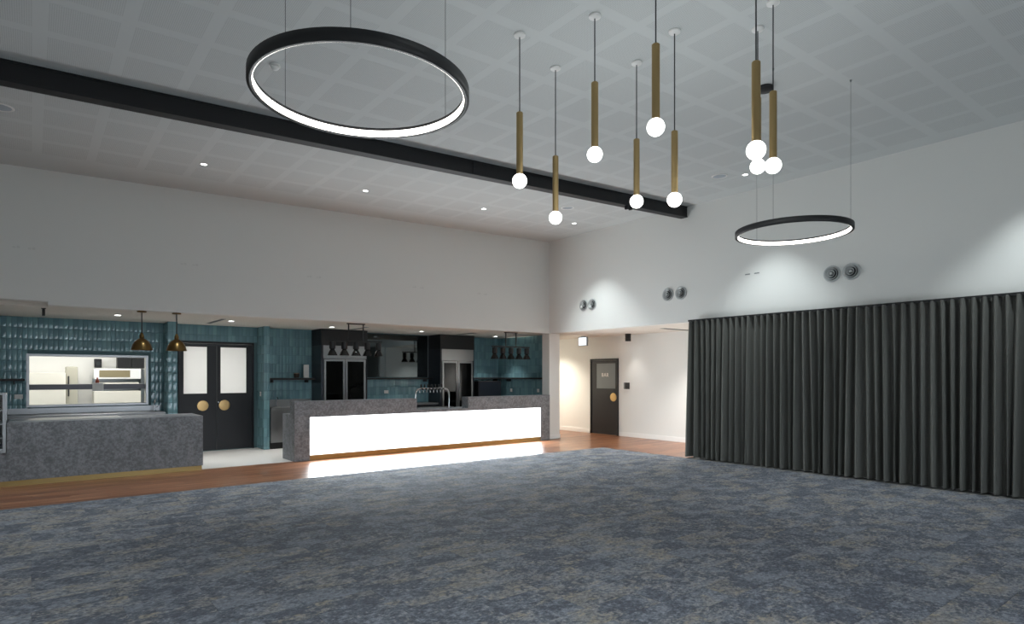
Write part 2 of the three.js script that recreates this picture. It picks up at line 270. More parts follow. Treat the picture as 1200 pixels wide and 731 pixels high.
// ---------------------------------------------------------------- globe pendants
{
  const L = 0.58;
  const make = () => {
    const t = thing('globe_pendant', 'slim brass tube pendant with a glowing white globe, hung on a dark cord', 'pendant light', [0, 0, 0], 0, 'brass globe pendants clustered over the hall');
    mesh('canopy', lathe([[0, 0], [0.052, 0], [0.055, -0.006], [0.053, -0.02], [0.02, -0.026], [0.008, -0.03], [0, -0.03]]), M.white, t);
    const cord = mesh('cord', cyl(0.0055, 0.0055, 1, 8), M.cord, t);
    const tb = mesh('tube', lathe([[0, L], [0.026, L], [0.031, L - 0.006], [0.031, 0.0], [0.027, -0.004], [0, -0.004]].map(([r, y]) => [r, y]), 24), M.brassTube, t);
    const gl = mesh('globe', new THREE.SphereGeometry(0.068, 32, 20), M.globe, t);
    const l = new THREE.PointLight(COOL, POWER.globe, 0, 2); l.castShadow = true; l.shadow.radius = 3.2; l.name = 'lamp'; t.add(l);
    return t;
  };
  // [ceiling pixel or distance, globe pixel]
  const P = [[609, 40, 212], [651, 79, 255], [697, 18, 181], [746, 73, 236], [790.5, 36, 234], [888, 33, 195], [906, 2, 194]].map(([x, cy, gy]) => { const d = ray(x, cy), t = (CEIL - SLOPE * XR - EYE) / (d[1] - SLOPE * d[0]); return [t * d[0], EYE + (440 - gy) / FOCAL * t, t * d[2]]; });
  for (const [x, gy, t] of [[768.5, 149, 4.73], [886, 176, 4.43]]) { const d = ray(x, gy); P.push([t * d[0], EYE + (440 - gy) / FOCAL * t, t * d[2]]); }
  const proto = make();
  P.forEach(([x, y, z], i) => {
    const t = i ? copy(proto, [x, ceilY(x), z]) : proto; t.position.set(x, ceilY(x), z);
    const drop = ceilY(x) - y, top = drop - 0.06 - L;
    for (const c of t.children) { if (c.name === 'cord') { c.scale.y = top - 0.02; c.position.y = -0.02 - (top - 0.02) / 2; } if (c.name === 'tube') c.position.y = -drop + 0.06; if (c.name === 'globe' || c.name === 'lamp') c.position.y = -drop; }
  });
}

// ---------------------------------------------------------------- ring lights
function ringAngle(x, y, z, px, near) { let best = 0, e = 1e9; for (let k = 0; k < 720; k++) { const a = k / 720 * Math.PI * 2, dx = Math.cos(a) * 0.6, dz = Math.sin(a) * 0.6, q = Math.abs(project(x + dx, y, z + dz)[0] - px); if ((dx * CAMF[0] + dz * CAMF[1] < 0) === near && q < e) { e = q; best = a; } } return best; }
function ringLight([x, y, z], label, angles, off) {
  const R = 0.615, H = 0.06, t = thing('ring_light', label, 'ring light', [x, y, z]);
  mesh('ring', lathe([[R - 0.032, H], [R, H], [R, 0], [R - 0.028, 0], [R - 0.028, 0.043], [R - 0.032, 0.045], [R - 0.032, H]], 96), M.black, t);
  mesh('diffuser', lathe([[R - 0.031, 0.0015], [R - 0.031, 0.043], [R - 0.0285, 0.043], [R - 0.0285, 0.0015], [R - 0.031, 0.0015]], 96), M.led, t);
  const top = ceilY(x) - y;
  for (const a of angles) { const cx = Math.cos(a) * (R - 0.015), cz = Math.sin(a) * (R - 0.015), ty = ceilY(x + cx) - y; mesh('cable', rod([cx, H, cz], [cx, ty, cz], 0.0016, 6), M.cord, t); mesh('cable_anchor', cyl(0.012, 0.009, 0.02, 12).translate(cx, ty - 0.01, cz), M.greyPlastic, t); }
  mesh('canopy', lathe([[0, 0], [0.085, 0], [0.09, -0.01], [0.085, -0.045], [0, -0.05]]).translate(off[0], top + SLOPE * off[0], off[1]), M.black, t);
  const n = 10; for (let k = 0; k < n; k++) { const a = k / n * Math.PI * 2, l = new THREE.RectAreaLight(NEUTRAL, POWER.ring, 2 * Math.PI * (R - 0.04) / n * 0.98, 0.04); l.name = 'lamp'; l.position.set(Math.cos(a) * (R - 0.036), 0.022, Math.sin(a) * (R - 0.036)); t.add(l); const w = new THREE.Vector3(x - 0.001, y + 0.022, z); l.lookAt(w.x, w.y, w.z); }
  return t;
}
ringLight([1.50, 3.2, -3.31], 'black ring light with a white inner glow hung near the long beam', [[411, true], [334, false], [522, false]].map(([p, nr]) => ringAngle(1.5, 3.27, -3.31, p, nr)), [0.1, 0.1]);
ringLight([6.79, 3.2, -3.50], 'black ring light with a white inner glow hung before the wall above the curtain', [0, 1, 2].map((k) => ringAngle(6.79, 3.27, -3.5, 997, true) + k * Math.PI * 2 / 3), [-0.25, -0.19]);

// ---------------------------------------------------------------- downlights
function downlight(name, label, group, [x, y, z], color, power, angle, pen, tilt, size = 1.15) {
  const t = thing(name, label, 'downlight', [x, y, z], 0, group); t.scale.set(size, 1, size);
  mesh('trim', lathe([[0.034, -0.001], [0.036, -0.006], [0.048, -0.006], [0.052, -0.001], [0.052, 0], [0.034, 0], [0.034, -0.001]]), M.white, t);
  mesh('lens', cyl(0.034, 0.034, 0.003, 24).translate(0, -0.003, 0), M.lens, t);
  spot(t, [0, -0.012, 0], color, power, angle, pen, 2, tilt ?? [0, -1, 0]);
  return t;
}
for (const [x, z] of [[-1.6, -5.6], [-0.5, -1.5], [2.02, -1.5], [-0.5, 2.2], [2.02, 2.2], [4.57, 2.2]]) downlight('ceiling_downlight', 'small round downlight in the ceiling near the glazed doors', 'hall downlights near the glazed doors', [x, ceilY(x) - 0.002, z], COOL, POWER.hall, 0.78, 0.7);
for (const [x, z] of [[-0.5, -10], [2.02, -10], [4.57, -9.95], [7.0, -9.82]]) downlight('ceiling_downlight', 'small round downlight glowing in the white ceiling between the beam and the back wall', 'hall downlights beyond the beam', [x, ceilY(x) - 0.002, z], COOL, POWER.downlight, 0.70, 0.35);
downlight('ceiling_downlight', 'small round downlight in the ceiling corner over the wall beside the pier', null, [9.38, ceilY(9.38) - 0.002, -9.74], COOL, POWER.wallDownlight, 0.73, 0.38);
downlight('ceiling_downlight', 'small round downlight in the ceiling close to the wall above the curtain', null, [9.34, ceilY(9.34) - 0.002, -5.62], COOL, POWER.wallDownlight, 0.73, 0.38);
downlight('ceiling_downlight', 'small round downlight close to the wall beyond the curtain end', null, [9.34, ceilY(9.34) - 0.002, -1.75], COOL, POWER.wallDownlight, 0.78, 0.35);
for (const [px, py, where] of [[138, 369, 'before the kitchen hatch'], [271, 376, 'before the black double door'], [389, 383, 'before the first fridge'], [494, 388, 'before the dark mirror'], [581, 394, 'at the tiled bar end']]) { const p = onY(px, py, LOW); downlight('bar_downlight', `small round downlight in the low ceiling ${where}`, 'bar downlights', [p[0], LOW - 0.001, p[2]], NEUTRAL, POWER.barDownlight, 0.78, 0.6, null, 1.45); }
downlight('passage_downlight', 'recessed downlight in the passage ceiling behind the curtain end', null, [11.5, LOW - 0.001, -8.1], NEUTRAL, POWER.alcove, 0.95, 0.6);
downlight('passage_downlight', 'recessed downlight in the passage ceiling behind the pier', null, [11.4, LOW - 0.001, -13.3], WARM, POWER.warm, 1.1, 0.7);

// ---------------------------------------------------------------- ceiling speakers and smoke detector
function speaker(x, z, label) {
  const t = thing('ceiling_speaker', label, 'speaker', [x, ceilY(x), z], 0, 'round ceiling speakers'); t.rotation.z = Math.atan(SLOPE);
  mesh('rim', lathe([[0.105, 0], [0.13, 0], [0.13, -0.006], [0.12, -0.012], [0.105, -0.008], [0.105, 0]]), M.white, t);
  mesh('grille', lathe([[0, -0.009], [0.06, -0.0085], [0.106, -0.006], [0.106, 0], [0, 0]]), std(0xaab3bb, 0.6), t);
}
speaker(9.06, -5.92, 'round ceiling speaker beside the downlight above the curtain'); speaker(8.34, -8.85, 'round ceiling speaker between the beam end and the corner'); speaker(-0.28, -9.16, 'round ceiling speaker behind the long beam over the servery');
{ const t = thing('smoke_detector', 'white dome smoke detector on the ceiling seen through the ring light', 'smoke detector', [1.94, ceilY(1.94), -6.36]); mesh('base', cyl(0.05, 0.055, 0.02).translate(0, -0.01, 0), M.white, t); mesh('dome', lathe([[0, -0.055], [0.02, -0.053], [0.036, -0.04], [0.04, -0.02], [0, -0.02]]), M.white, t); }

// ---------------------------------------------------------------- jet diffusers on the right wall
{
  const R = 0.135;
  const make = () => {
    const t = thing('jet_diffuser', 'round metal air diffuser with concentric rings on the white wall', 'air vent', [0, 0, 0], 0, 'paired round wall diffusers');
    const turn = (g) => g.rotateZ(Math.PI / 2);
    mesh('flange', turn(lathe([[R - 0.035, 0], [R, 0], [R, 0.012], [R - 0.012, 0.022], [R - 0.035, 0.012], [R - 0.035, 0]], 40)), M.vent, t);
    mesh('back_plate', turn(lathe([[0, 0.002], [R - 0.034, 0.002], [R - 0.034, 0.0], [0, 0]], 32)), M.ventDark, t);
    mesh('cone_ring', turn(lathe([[0.072, 0.012], [0.09, 0.034], [0.097, 0.034], [0.08, 0.008], [0.072, 0.012]], 40)), M.vent, t);
    mesh('cone_ring', turn(lathe([[0.036, 0.02], [0.054, 0.046], [0.061, 0.046], [0.044, 0.014], [0.036, 0.02]], 32)), M.vent, t);
    mesh('nozzle', turn(lathe([[0, 0.055], [0.018, 0.053], [0.025, 0.04], [0.022, 0.002], [0, 0.002]], 24)), M.vent, t);
    return t;
  };
  const proto = make(); const names = ['beside the pier', 'beside the pier', 'left of the curtain top', 'left of the curtain top', 'above the curtain', 'above the curtain'];
  [-10.37, -10.09, -7.93, -7.61, -4.65, -4.35].forEach((z, i) => { const t = i ? copy(proto, [XR - 0.001, 3.262, z]) : proto; t.position.set(XR - 0.001, 3.262, z); const where = ['over the exit sign', 'by the curtain end', 'above the curtain'][Math.floor(i / 2)]; t.userData = { ...t.userData, label: `round metal air diffuser ${where}, ${i % 2 ? 'farther from' : 'nearer'} the back corner`, group: `diffuser pair ${where}` }; });
}
// small wall brackets
{
  const mk = (x, y, z, alongX, label, group, mat) => { const t = thing('wall_bracket', label, 'bracket', [x, y, z], 0, group); for (const k of [-1, 1]) for (let i = 0; i < 2; i++) { const o = k * 0.09 + i * 0.05 - 0.025; mesh('lug', alongX ? box(o - 0.018, o + 0.018, -0.012, 0.01 + 0.012 * i, 0, 0.003) : box(-0.008, 0, -0.01, 0.008, o - 0.022, o + 0.022), mat, t); } };
  for (const px of [28, 222, 368, 490, 565]) { const p = onZ(px, 300, ZB); mk(p[0], 3.49, ZB, true, 'faint pair of small grey fixing lugs high on the back wall', 'fixing lugs on the back wall', std(0xdcddda, 0.85)); }
  mk(XR, 3.45, -6.06, false, 'pair of small dark fixing lugs on the wall left of the curtain diffusers', null, M.greyPlastic);
}

// ---------------------------------------------------------------- curtain
{
  const t = thing('stage_curtain', 'floor length charcoal curtain hanging in close vertical folds', 'curtain', [10.16, 0, 0]);
  const za = -7.30, zb = 1.6, pitch = 0.124, per = 12, n = Math.round((zb - za) / pitch), cols = n * per, rows = 16, top = 2.655, pos = [], uv = [], ix = [];
  const amp = Array.from({ length: n + 2 }, () => 0.048 + rnd() * 0.034), ph = Array.from({ length: n + 2 }, () => (rnd() - 0.5) * 2.2), lean = Array.from({ length: n + 2 }, () => (rnd() - 0.5) * 0.1), sharp = Array.from({ length: n + 2 }, () => rnd());
  const at = (arr, f) => { const i = Math.max(0, Math.min(n, Math.floor(f))), k = f - i, s = k * k * (3 - 2 * k); return arr[i] + (arr[i + 1] - arr[i]) * s; };
  for (let j = 0; j <= rows; j++) { const v = j / rows, y = top * (1 - v) + 0.012;
    for (let i = 0; i <= cols; i++) {
      const f = i / per, A = at(amp, f), fall = Math.pow(v, 0.8), s = Math.sin(f * Math.PI * 2 + at(ph, f) * (0.35 + 0.65 * fall)), s2 = Math.sin(f * Math.PI * 4 + 1.3 + at(sharp, f) * 2);
      const pinch = 0.85 + 0.35 * fall, x = -A * (pinch * (Math.sign(s) * Math.pow(Math.abs(s), 0.75)) + fall * 0.28 * s2) + Math.sin(f * 0.7 + v * 1.3) * 0.008 * fall;
      pos.push(x, y, za + (zb - za) * i / cols + at(lean, f) * fall + 0.012 * Math.cos(f * Math.PI * 2) * fall - (i === 0 ? 0 : 0) - 0.06 * fall * Math.max(0, 1 - f / 2)); uv.push(i / cols * (zb - za) * 2, y);
    } }
  for (let j = 0; j < rows; j++) for (let i = 0; i < cols; i++) { const a = j * (cols + 1) + i; ix.push(a, a + cols + 1, a + 1, a + 1, a + cols + 1, a + cols + 2); }
  const g = new THREE.BufferGeometry(); g.setAttribute('position', new THREE.Float32BufferAttribute(pos, 3)); g.setAttribute('uv', new THREE.Float32BufferAttribute(uv, 2)); g.setIndex(ix); g.computeVertexNormals();
  M.curtain.side = THREE.DoubleSide; mesh('curtain_fabric', g, M.curtain, t);
  mesh('curtain_track', box(-0.03, 0.03, 2.655, 2.69, za - 0.02, zb), M.black, t);
}

// ---------------------------------------------------------------- lit bar counter
{
  const t = thing('bar_counter', 'long dark stone bar counter with two glowing white front panels', 'bar counter', [3.83, 0, -12.08]);
  const O = (x0, x1, y0, y1, z0, z1, r) => box(x0 - 3.83, x1 - 3.83, y0, y1, z0 + 12.08, z1 + 12.08, r);
  mesh('end_panel', O(3.83, 4.12, 0, 0.87, -12.08, -11.4, 0.004), M.stone, t); mesh('end_panel', O(9.85, 10.14, 0, 0.87, -12.08, -11.4, 0.004), M.stone, t);
  mesh('worktop', O(4.12, 9.85, 0.815, 0.87, -12.08, -11.4, 0.003), M.stone, t);
  mesh('upstand', O(3.83, 6.40, 0.87, 1.12, -11.66, -11.4, 0.004), M.stone, t); mesh('upstand', O(7.70, 10.14, 0.87, 1.12, -11.66, -11.4, 0.004), M.stone, t);
  mesh('carcass', O(4.12, 9.85, 0.0, 0.815, -12.06, -11.5), M.black, t);
  mesh('kick_strip', O(4.12, 9.85, 0.0, 0.10, -11.5, -11.415), M.kick, t);
  for (const [a, b] of [[4.122, 6.978], [7.0, 9.848]]) {
    mesh('light_panel', O(a, b, 0.102, 0.813, -11.47, -11.41, 0.003), M.panelGlow, t).userData.label = 'glowing white panel';
    const l = new THREE.RectAreaLight(new THREE.Color().setRGB(0.88, 0.96, 1.0), POWER.counter, b - a - 0.02, 0.70); l.name = 'lamp'; l.position.set((a + b) / 2 - 3.83, 0.457, -11.405 + 12.08); l.rotation.y = Math.PI; t.add(l);
  }
}
// ---------------------------------------------------------------- servery counter
{
  const t = thing('servery_counter', 'plain dark stone counter with a brass kick strip before the kitchen hatch', 'counter', [-3.4, 0, -12.3]);
  const O = (x0, x1, y0, y1, z0, z1, r) => box(x0 + 3.4, x1 + 3.4, y0, y1, z0 + 12.3, z1 + 12.3, r);
  mesh('stone_body', [O(-0.28, 2.29, 0.08, 0.92, -12.3, -11.4, 0.004), O(-3.4, -1.5, 0.08, 0.92, -12.3, -11.4, 0.004), O(-1.5, -0.28, 0.08, 0.49, -12.3, -11.4)], M.stone, t);
  mesh('kick_strip', O(-3.4, 2.275, 0, 0.08, -12.28, -11.415), M.kick, t);
  mesh('steel_top', O(-0.26, 1.15, 0.92, 0.928, -12.29, -11.62, 0.002), M.steel, t);
}
{ // glass display cabinet set into the counter
  const t = thing('display_cabinet', 'glass display cabinet with steel frame and shelves set into the servery counter', 'display cabinet', [-1.5, 0.492, -12.0]);
  const w = 1.215, h = 0.83, d = 0.62;
  for (const [x, z] of [[0, 0], [w - 0.04, 0], [0, d - 0.04], [w - 0.04, d - 0.04]]) mesh('post', box(x, x + 0.04, 0, h, z, z + 0.04, 0.004), M.steel, t);
  mesh('top', box(0.0, w, h, h + 0.025, 0, d, 0.004), M.steel, t); mesh('base', box(0.04, w - 0.04, 0, 0.06, 0.0, d - 0.01, 0.004), M.steel, t); mesh('back_panel', box(0.04, w - 0.04, 0.06, h, 0.0, 0.015), M.black, t);
  for (const y of [0.2, 0.4, 0.6]) mesh('shelf', box(0.04, w - 0.04, y, y + 0.02, 0.02, d - 0.05, 0.003), M.steel, t);
  mesh('front_glass', box(0.04, w - 0.04, 0.06, h, d - 0.02, d - 0.015), M.glass, t); mesh('side_glass', box(w - 0.025, w - 0.02, 0.06, h, 0.04, d - 0.04), M.glass, t);
}
// ---------------------------------------------------------------- hatch, kitchen
{
  const t = thing('hatch_frame', 'stainless steel frame lining the kitchen hatch', 'hatch frame', [WIN[0], WIN[2], ZT]);
  const w = WIN[1] - WIN[0], h = WIN[3] - WIN[2];
  mesh('jamb', box(-0.03, 0.012, -0.03, h + 0.03, -0.22, 0.02, 0.003), M.steel, t); mesh('jamb', box(w - 0.012, w + 0.03, -0.03, h + 0.03, -0.22, 0.02, 0.003), M.steel, t);
  mesh('head', box(0.012, w - 0.012, h - 0.012, h + 0.03, -0.22, 0.02, 0.003), M.steel, t); mesh('sill', box(0.012, w - 0.012, -0.03, 0.01, -0.24, 0.03, 0.003), M.steel, t);
  mesh('gantry_shelf', box(0.012, w - 0.012, 0.285, 0.385, -0.42, -0.12, 0.004), std(0x6f6f74, 0.45, 0.6), t);
}
{ const t = thing('servery_bench', 'stainless bench and splashback below the kitchen hatch', 'bench', [-3.3, 0, ZT + 0.02]);
  mesh('bench_top', box(0, 5.35, 0.86, 0.9, 0, 0.68, 0.005), M.steel, t); mesh('splashback', box(0, 5.35, 0.9, 1.005, 0, 0.018, 0.003), M.steel, t); mesh('bench_front', box(0.02, 5.33, 0.1, 0.86, 0.6, 0.64), M.steel, t); mesh('plinth', box(0.04, 5.3, 0, 0.1, 0.1, 0.58), M.black, t);
}
{ // tap on the bench
  const t = thing('bench_tap', 'small chrome mixer tap on the steel bench beside the tiled pier', 'tap', [1.93, 0.9, ZT + 0.22]); mesh('spout', tube([[0, 0, 0], [0, 0.16, 0], [0, 0.21, 0.03], [0, 0.2, 0.1], [0, 0.16, 0.11]], 0.012), M.chrome, t); mesh('base', cyl(0.022, 0.026, 0.02).translate(0, 0.01, 0), M.chrome, t); mesh('lever', rod([0.02, 0.06, 0], [0.06, 0.1, 0.01], 0.007), M.chrome, t);
}
{ // things in the kitchen
  const b = thing('kitchen_bench', 'bright steel kitchen bench seen through the hatch', 'bench', [-1, 0, -17.35]); mesh('bench_top', box(0, 5, 0.9, 0.94, 0, 0.75, 0.005), M.steel, b); for (const x of [0.1, 2.5, 4.9]) mesh('leg', cyl(0.02, 0.02, 0.9).translate(x, 0.45, 0.65), M.steel, b); mesh('undershelf', box(0.05, 4.95, 0.25, 0.28, 0.05, 0.7), M.steel, b);
  const o = thing('kitchen_oven', 'cream and steel countertop grill on the kitchen bench', 'oven', [1.12, 0.942, -17.3]); mesh('body', box(0, 0.92, 0, 0.3, 0, 0.5, 0.01), M.cream, o); mesh('hood', box(0, 0.92, 0.58, 0.82, 0, 0.5, 0.01), M.white, o); mesh('side_column', box(0.92, 1.1, 0.0, 0.8, 0.0, 0.45, 0.004), M.steel, o); mesh('grill_opening', box(0.1, 0.7, 0.62, 0.78, 0.495, 0.505), std(0x8a7f62, 0.5), o); mesh('back_panel', box(0, 0.92, 0.3, 0.58, 0, 0.05), M.steel, o); mesh('rack', box(0.02, 0.88, 0.45, 0.5, 0.05, 0.48, 0.005), M.cream, o);
  const h = thing('kitchen_cupboard', 'black wall cupboard above the kitchen grill', 'cupboard', [1.6, 1.775, -17.38]); mesh('body', box(0, 0.58, 0, 0.26, 0, 0.24, 0.006), M.black, h); mesh('door', box(0.005, 0.285, 0.005, 0.255, 0.24, 0.258, 0.003), M.black, h); mesh('door', box(0.295, 0.575, 0.005, 0.255, 0.24, 0.258, 0.003), M.black, h);
  const k = thing('wall_speaker', 'small black box speaker on the white kitchen wall', 'speaker', [1.16, 1.79, -17.38]); mesh('cabinet', box(0, 0.14, 0, 0.2, 0, 0.16, 0.01), M.black, k); mesh('cone', cyl(0.045, 0.03, 0.02).rotateX(Math.PI / 2).translate(0.07, 0.09, 0.165), M.ventDark, k);
  const w = thing('dish_machine', 'cream box machine with a grey column on the kitchen bench', 'dishwasher', [-0.9, 0.94, -17.2]); mesh('body', box(0, 1.5, 0.0, 0.72, 0, 0.5, 0.01), M.cream, w); mesh('column', box(1.5, 1.72, 0, 0.86, 0.05, 0.45, 0.02), std(0xb6b2a2, 0.5), w); mesh('handle', rod([1.55, 0.2, 0.47], [1.55, 0.65, 0.47], 0.014), M.ventDark, w);
  const n = tag(mesh('order_note', box(-0.09, 0.09, -0.1, 0.06, 0, 0.002).translate(1.02, 1.40, ZT - 0.1), M.white), 'white paper slip hanging on the hatch shelf', 'paper');
  const r = thing('sauce_bottle', 'small red topped bottle on the hatch shelf', 'bottle', [1.02, 1.435, ZT - 0.26]); mesh('bottle_body', lathe([[0, 0], [0.03, 0], [0.032, 0.07], [0.014, 0.1], [0, 0.1]]), std(0xb4533a, 0.4), r); mesh('cap', cyl(0.012, 0.014, 0.03).translate(0, 0.112, 0), std(0xc23a2a, 0.4), r);
  for (const x of [-1.2, 0.9, 3.0]) { const l = thing('kitchen_ceiling_light', 'bright flat panel light on the kitchen ceiling', 'ceiling light', [x, 2.7, -15.9], 0, 'kitchen panel lights'); mesh('frame', box(-0.62, 0.62, -0.03, 0, -0.32, 0.32, 0.004), M.white, l); mesh('diffuser', box(-0.59, 0.59, -0.034, -0.03, -0.29, 0.29), M.kitchenGlow, l); const q = new THREE.RectAreaLight(new THREE.Color().setRGB(1, 0.985, 0.96), POWER.kitchen, 1.18, 0.58); q.name = 'lamp'; q.position.set(0, -0.037, 0); q.rotation.x = -Math.PI / 2; l.add(q); }
}
// ---------------------------------------------------------------- doors
function leaf(parent, x0, x1, y0, y1, z, glass, plateX, plateY) {
  const g = wallWithHoles([x0, x1, y0, y1], [glass], z - 0.045, z), l = mesh('door_leaf', g, M.doorBlack, parent);
  mesh('door_glass', box(glass[0] - 0.01, glass[1] + 0.01, glass[2] - 0.01, glass[3] + 0.01, z - 0.027, z - 0.02), M.frosted, l).userData.label = 'frosted white glass';
  for (const [a, b, c, d] of [[glass[0], glass[1], glass[2], glass[2] + 0.012], [glass[0], glass[1], glass[3] - 0.012, glass[3]], [glass[0], glass[0] + 0.012, glass[2] + 0.012, glass[3] - 0.012], [glass[1] - 0.012, glass[1], glass[2] + 0.012, glass[3] - 0.012]]) mesh('glazing_bead', box(a, b, c, d, z - 0.018, z + 0.004), M.doorBlack, l);
  mesh('push_plate', lathe([[0, 0.008], [0.1, 0.008], [0.112, 0.004], [0.112, 0], [0, 0]], 40).rotateX(Math.PI / 2).translate(plateX, plateY, z), M.brassPlate, l).userData.label = 'round brass push plate';
  return l;
}
{
  const d = structGroup('door_1', 'black double swing door with frosted panes and round brass plates', 'door'); d.position.set(0, 0, ZT);
  mesh('door_frame', [box(2.385, 2.415, 0, 2.32, -0.19, 0.03, 0.003), box(3.845, 3.875, 0, 2.32, -0.19, 0.03, 0.003), box(2.385, 3.875, 2.28, 2.318, -0.19, 0.03, 0.003)], M.doorBlack, d);
  leaf(d, 2.42, 3.118, 0.01, 2.275, -0.01, [2.475, 2.945, 1.21, 2.22], 2.85, 0.965); leaf(d, 3.126, 3.84, 0.01, 2.275, -0.01, [3.185, 3.735, 1.21, 2.22], 3.275, 0.965);
  mesh('lock', cyl(0.014, 0.014, 0.012).rotateX(Math.PI / 2).translate(3.155, 1.03, -0.004), M.chrome, d);
  mesh('door_closer', box(2.5, 3.76, 2.235, 2.27, -0.01, 0.012, 0.003), std(0x30343a, 0.4), d);
}
{
  const d = structGroup('door_2', 'single black door with a frosted pane marked BAR beside the passage light', 'door'); d.position.set(12.3, 0, -11.59); d.rotation.y = -Math.PI / 2;
  const h = 2.06, w = 1.03;   // local x runs to the right seen from the hall
  mesh('door_frame', [box(-w / 2, -w / 2 + 0.045, 0, h, -0.02, 0.035, 0.003), box(w / 2 - 0.045, w / 2, 0, h, -0.02, 0.035, 0.003), box(-w / 2 + 0.045, w / 2 - 0.045, h - 0.045, h, -0.02, 0.035, 0.003)], M.doorBlack, d);
  const l = mesh('door_leaf', wallWithHoles([-w / 2 + 0.05, w / 2 - 0.05, 0.008, h - 0.05], [[-0.29, 0.41, 1.25, 1.93]], 0.0, 0.015), M.doorBlack, d);
  mesh('door_glass', box(-0.29, 0.41, 1.25, 1.93, 0.001, 0.008), std(0x7b8486, 0.35), l).userData.label = 'grey frosted glass with white lettering';
  mesh('push_plate', lathe([[0, 0.01], [0.1, 0.01], [0.115, 0.005], [0.115, 0], [0, 0]], 40).rotateX(Math.PI / 2).translate(0.34, 1.02, 0.015), M.brassPlate, l).userData.label = 'round brass push plate';
  const font = await new FontLoader().loadAsync('fonts/droid/droid_sans_bold.typeface.json'); const g = new TextGeometry('BAR', { font, size: 0.1, depth: 0.003, curveSegments: 4, bevelEnabled: false }); g.computeBoundingBox(); g.translate(-(g.boundingBox.max.x) / 2 + 0.03, 1.57, 0.0085);
  mesh('lettering', g, M.white, l);
}
{ const [, y, z] = onX(735.5, 452, 12.3); const t = thing('access_reader', 'black wall switch plate with a grey edge right of the black single door', 'wall switch', [12.3, y, z]); mesh('back_plate', box(-0.012, 0, -0.085, 0.085, -0.13, 0.07, 0.003), M.greyPlastic, t); mesh('face', box(-0.03, -0.012, -0.085, 0.085, -0.07, 0.075, 0.004), M.black, t); mesh('button', cyl(0.018, 0.018, 0.006).rotateZ(Math.PI / 2).translate(-0.033, 0.02, 0), M.ventDark, t); }
{ const t = thing('exit_sign', 'blank white lit sign box hung from the passage ceiling left of the black door', 'sign', [11.8, LOW, -11.9]); mesh('housing', box(-0.03, 0.03, -0.26, -0.02, -0.16, 0.16, 0.006), M.greyPlastic, t); mesh('sign_face', box(-0.034, -0.03, -0.245, -0.035, -0.145, 0.145), M.exit, t); mesh('ceiling_mount', box(-0.015, 0.015, -0.02, 0, -0.08, 0.08), M.greyPlastic, t); }
{ const t = thing('cylinder_downlight', 'black surface mounted cylinder downlight above the black single door', 'downlight', [11.98, LOW, -10.47]); mesh('housing', lathe([[0, 0], [0.075, 0], [0.075, -0.19], [0.06, -0.19], [0.055, -0.16], [0, -0.16]]), M.black, t); mesh('lens', cyl(0.055, 0.055, 0.004).translate(0, -0.165, 0), M.lens, t); spot(t, [0, -0.172, 0], NEUTRAL, POWER.cylinder, 0.7, 0.6, 2); }
// slot diffusers in the low ceilings
{ const slot = (x0, x1, z0, z1, label) => { const t = thing('slot_diffuser', label, 'air vent', [(x0 + x1) / 2, LOW, (z0 + z1) / 2]); const w = (x1 - x0) / 2, d = (z1 - z0) / 2; mesh('frame', [box(-w, w, -0.006, 0, -d, -d + 0.015), box(-w, w, -0.006, 0, d - 0.015, d), box(-w, -w + 0.015, -0.006, 0, -d + 0.015, d - 0.015), box(w - 0.015, w, -0.006, 0, -d + 0.015, d - 0.015)], M.greyPlastic, t); mesh('slot', box(-w + 0.015, w - 0.015, -0.003, 0, -d + 0.015, d - 0.015), M.ventDark, t); };
  slot(2.81, 2.89, -13.67, -12.42, 'dark slot diffuser in the low ceiling before the double door'); slot(5.77, 5.87, -13.45, -12.6, 'dark slot diffuser in the low ceiling before the first fridge'); slot(8.66, 8.76, -13.4, -12.6, 'dark slot diffuser in the low ceiling before the second fridge'); slot(9.8, 10.55, -12.45, -12.35, 'dark slot diffuser in the low ceiling at the bar end'); slot(11.2, 12.25, -8.86, -8.7, 'dark slot diffuser in the passage ceiling by the curtain end'); }
{ const p = onY(51, 361, LOW); const t = thing('ceiling_sensor', 'small black box fixed to the low ceiling over the servery', 'sensor', [p[0], LOW, p[2]]); mesh('bracket', box(-0.03, 0.03, -0.01, 0, -0.03, 0.03), M.ventDark, t); mesh('housing', box(-0.02, 0.02, -0.12, -0.01, -0.035, 0.035, 0.006), M.black, t); }

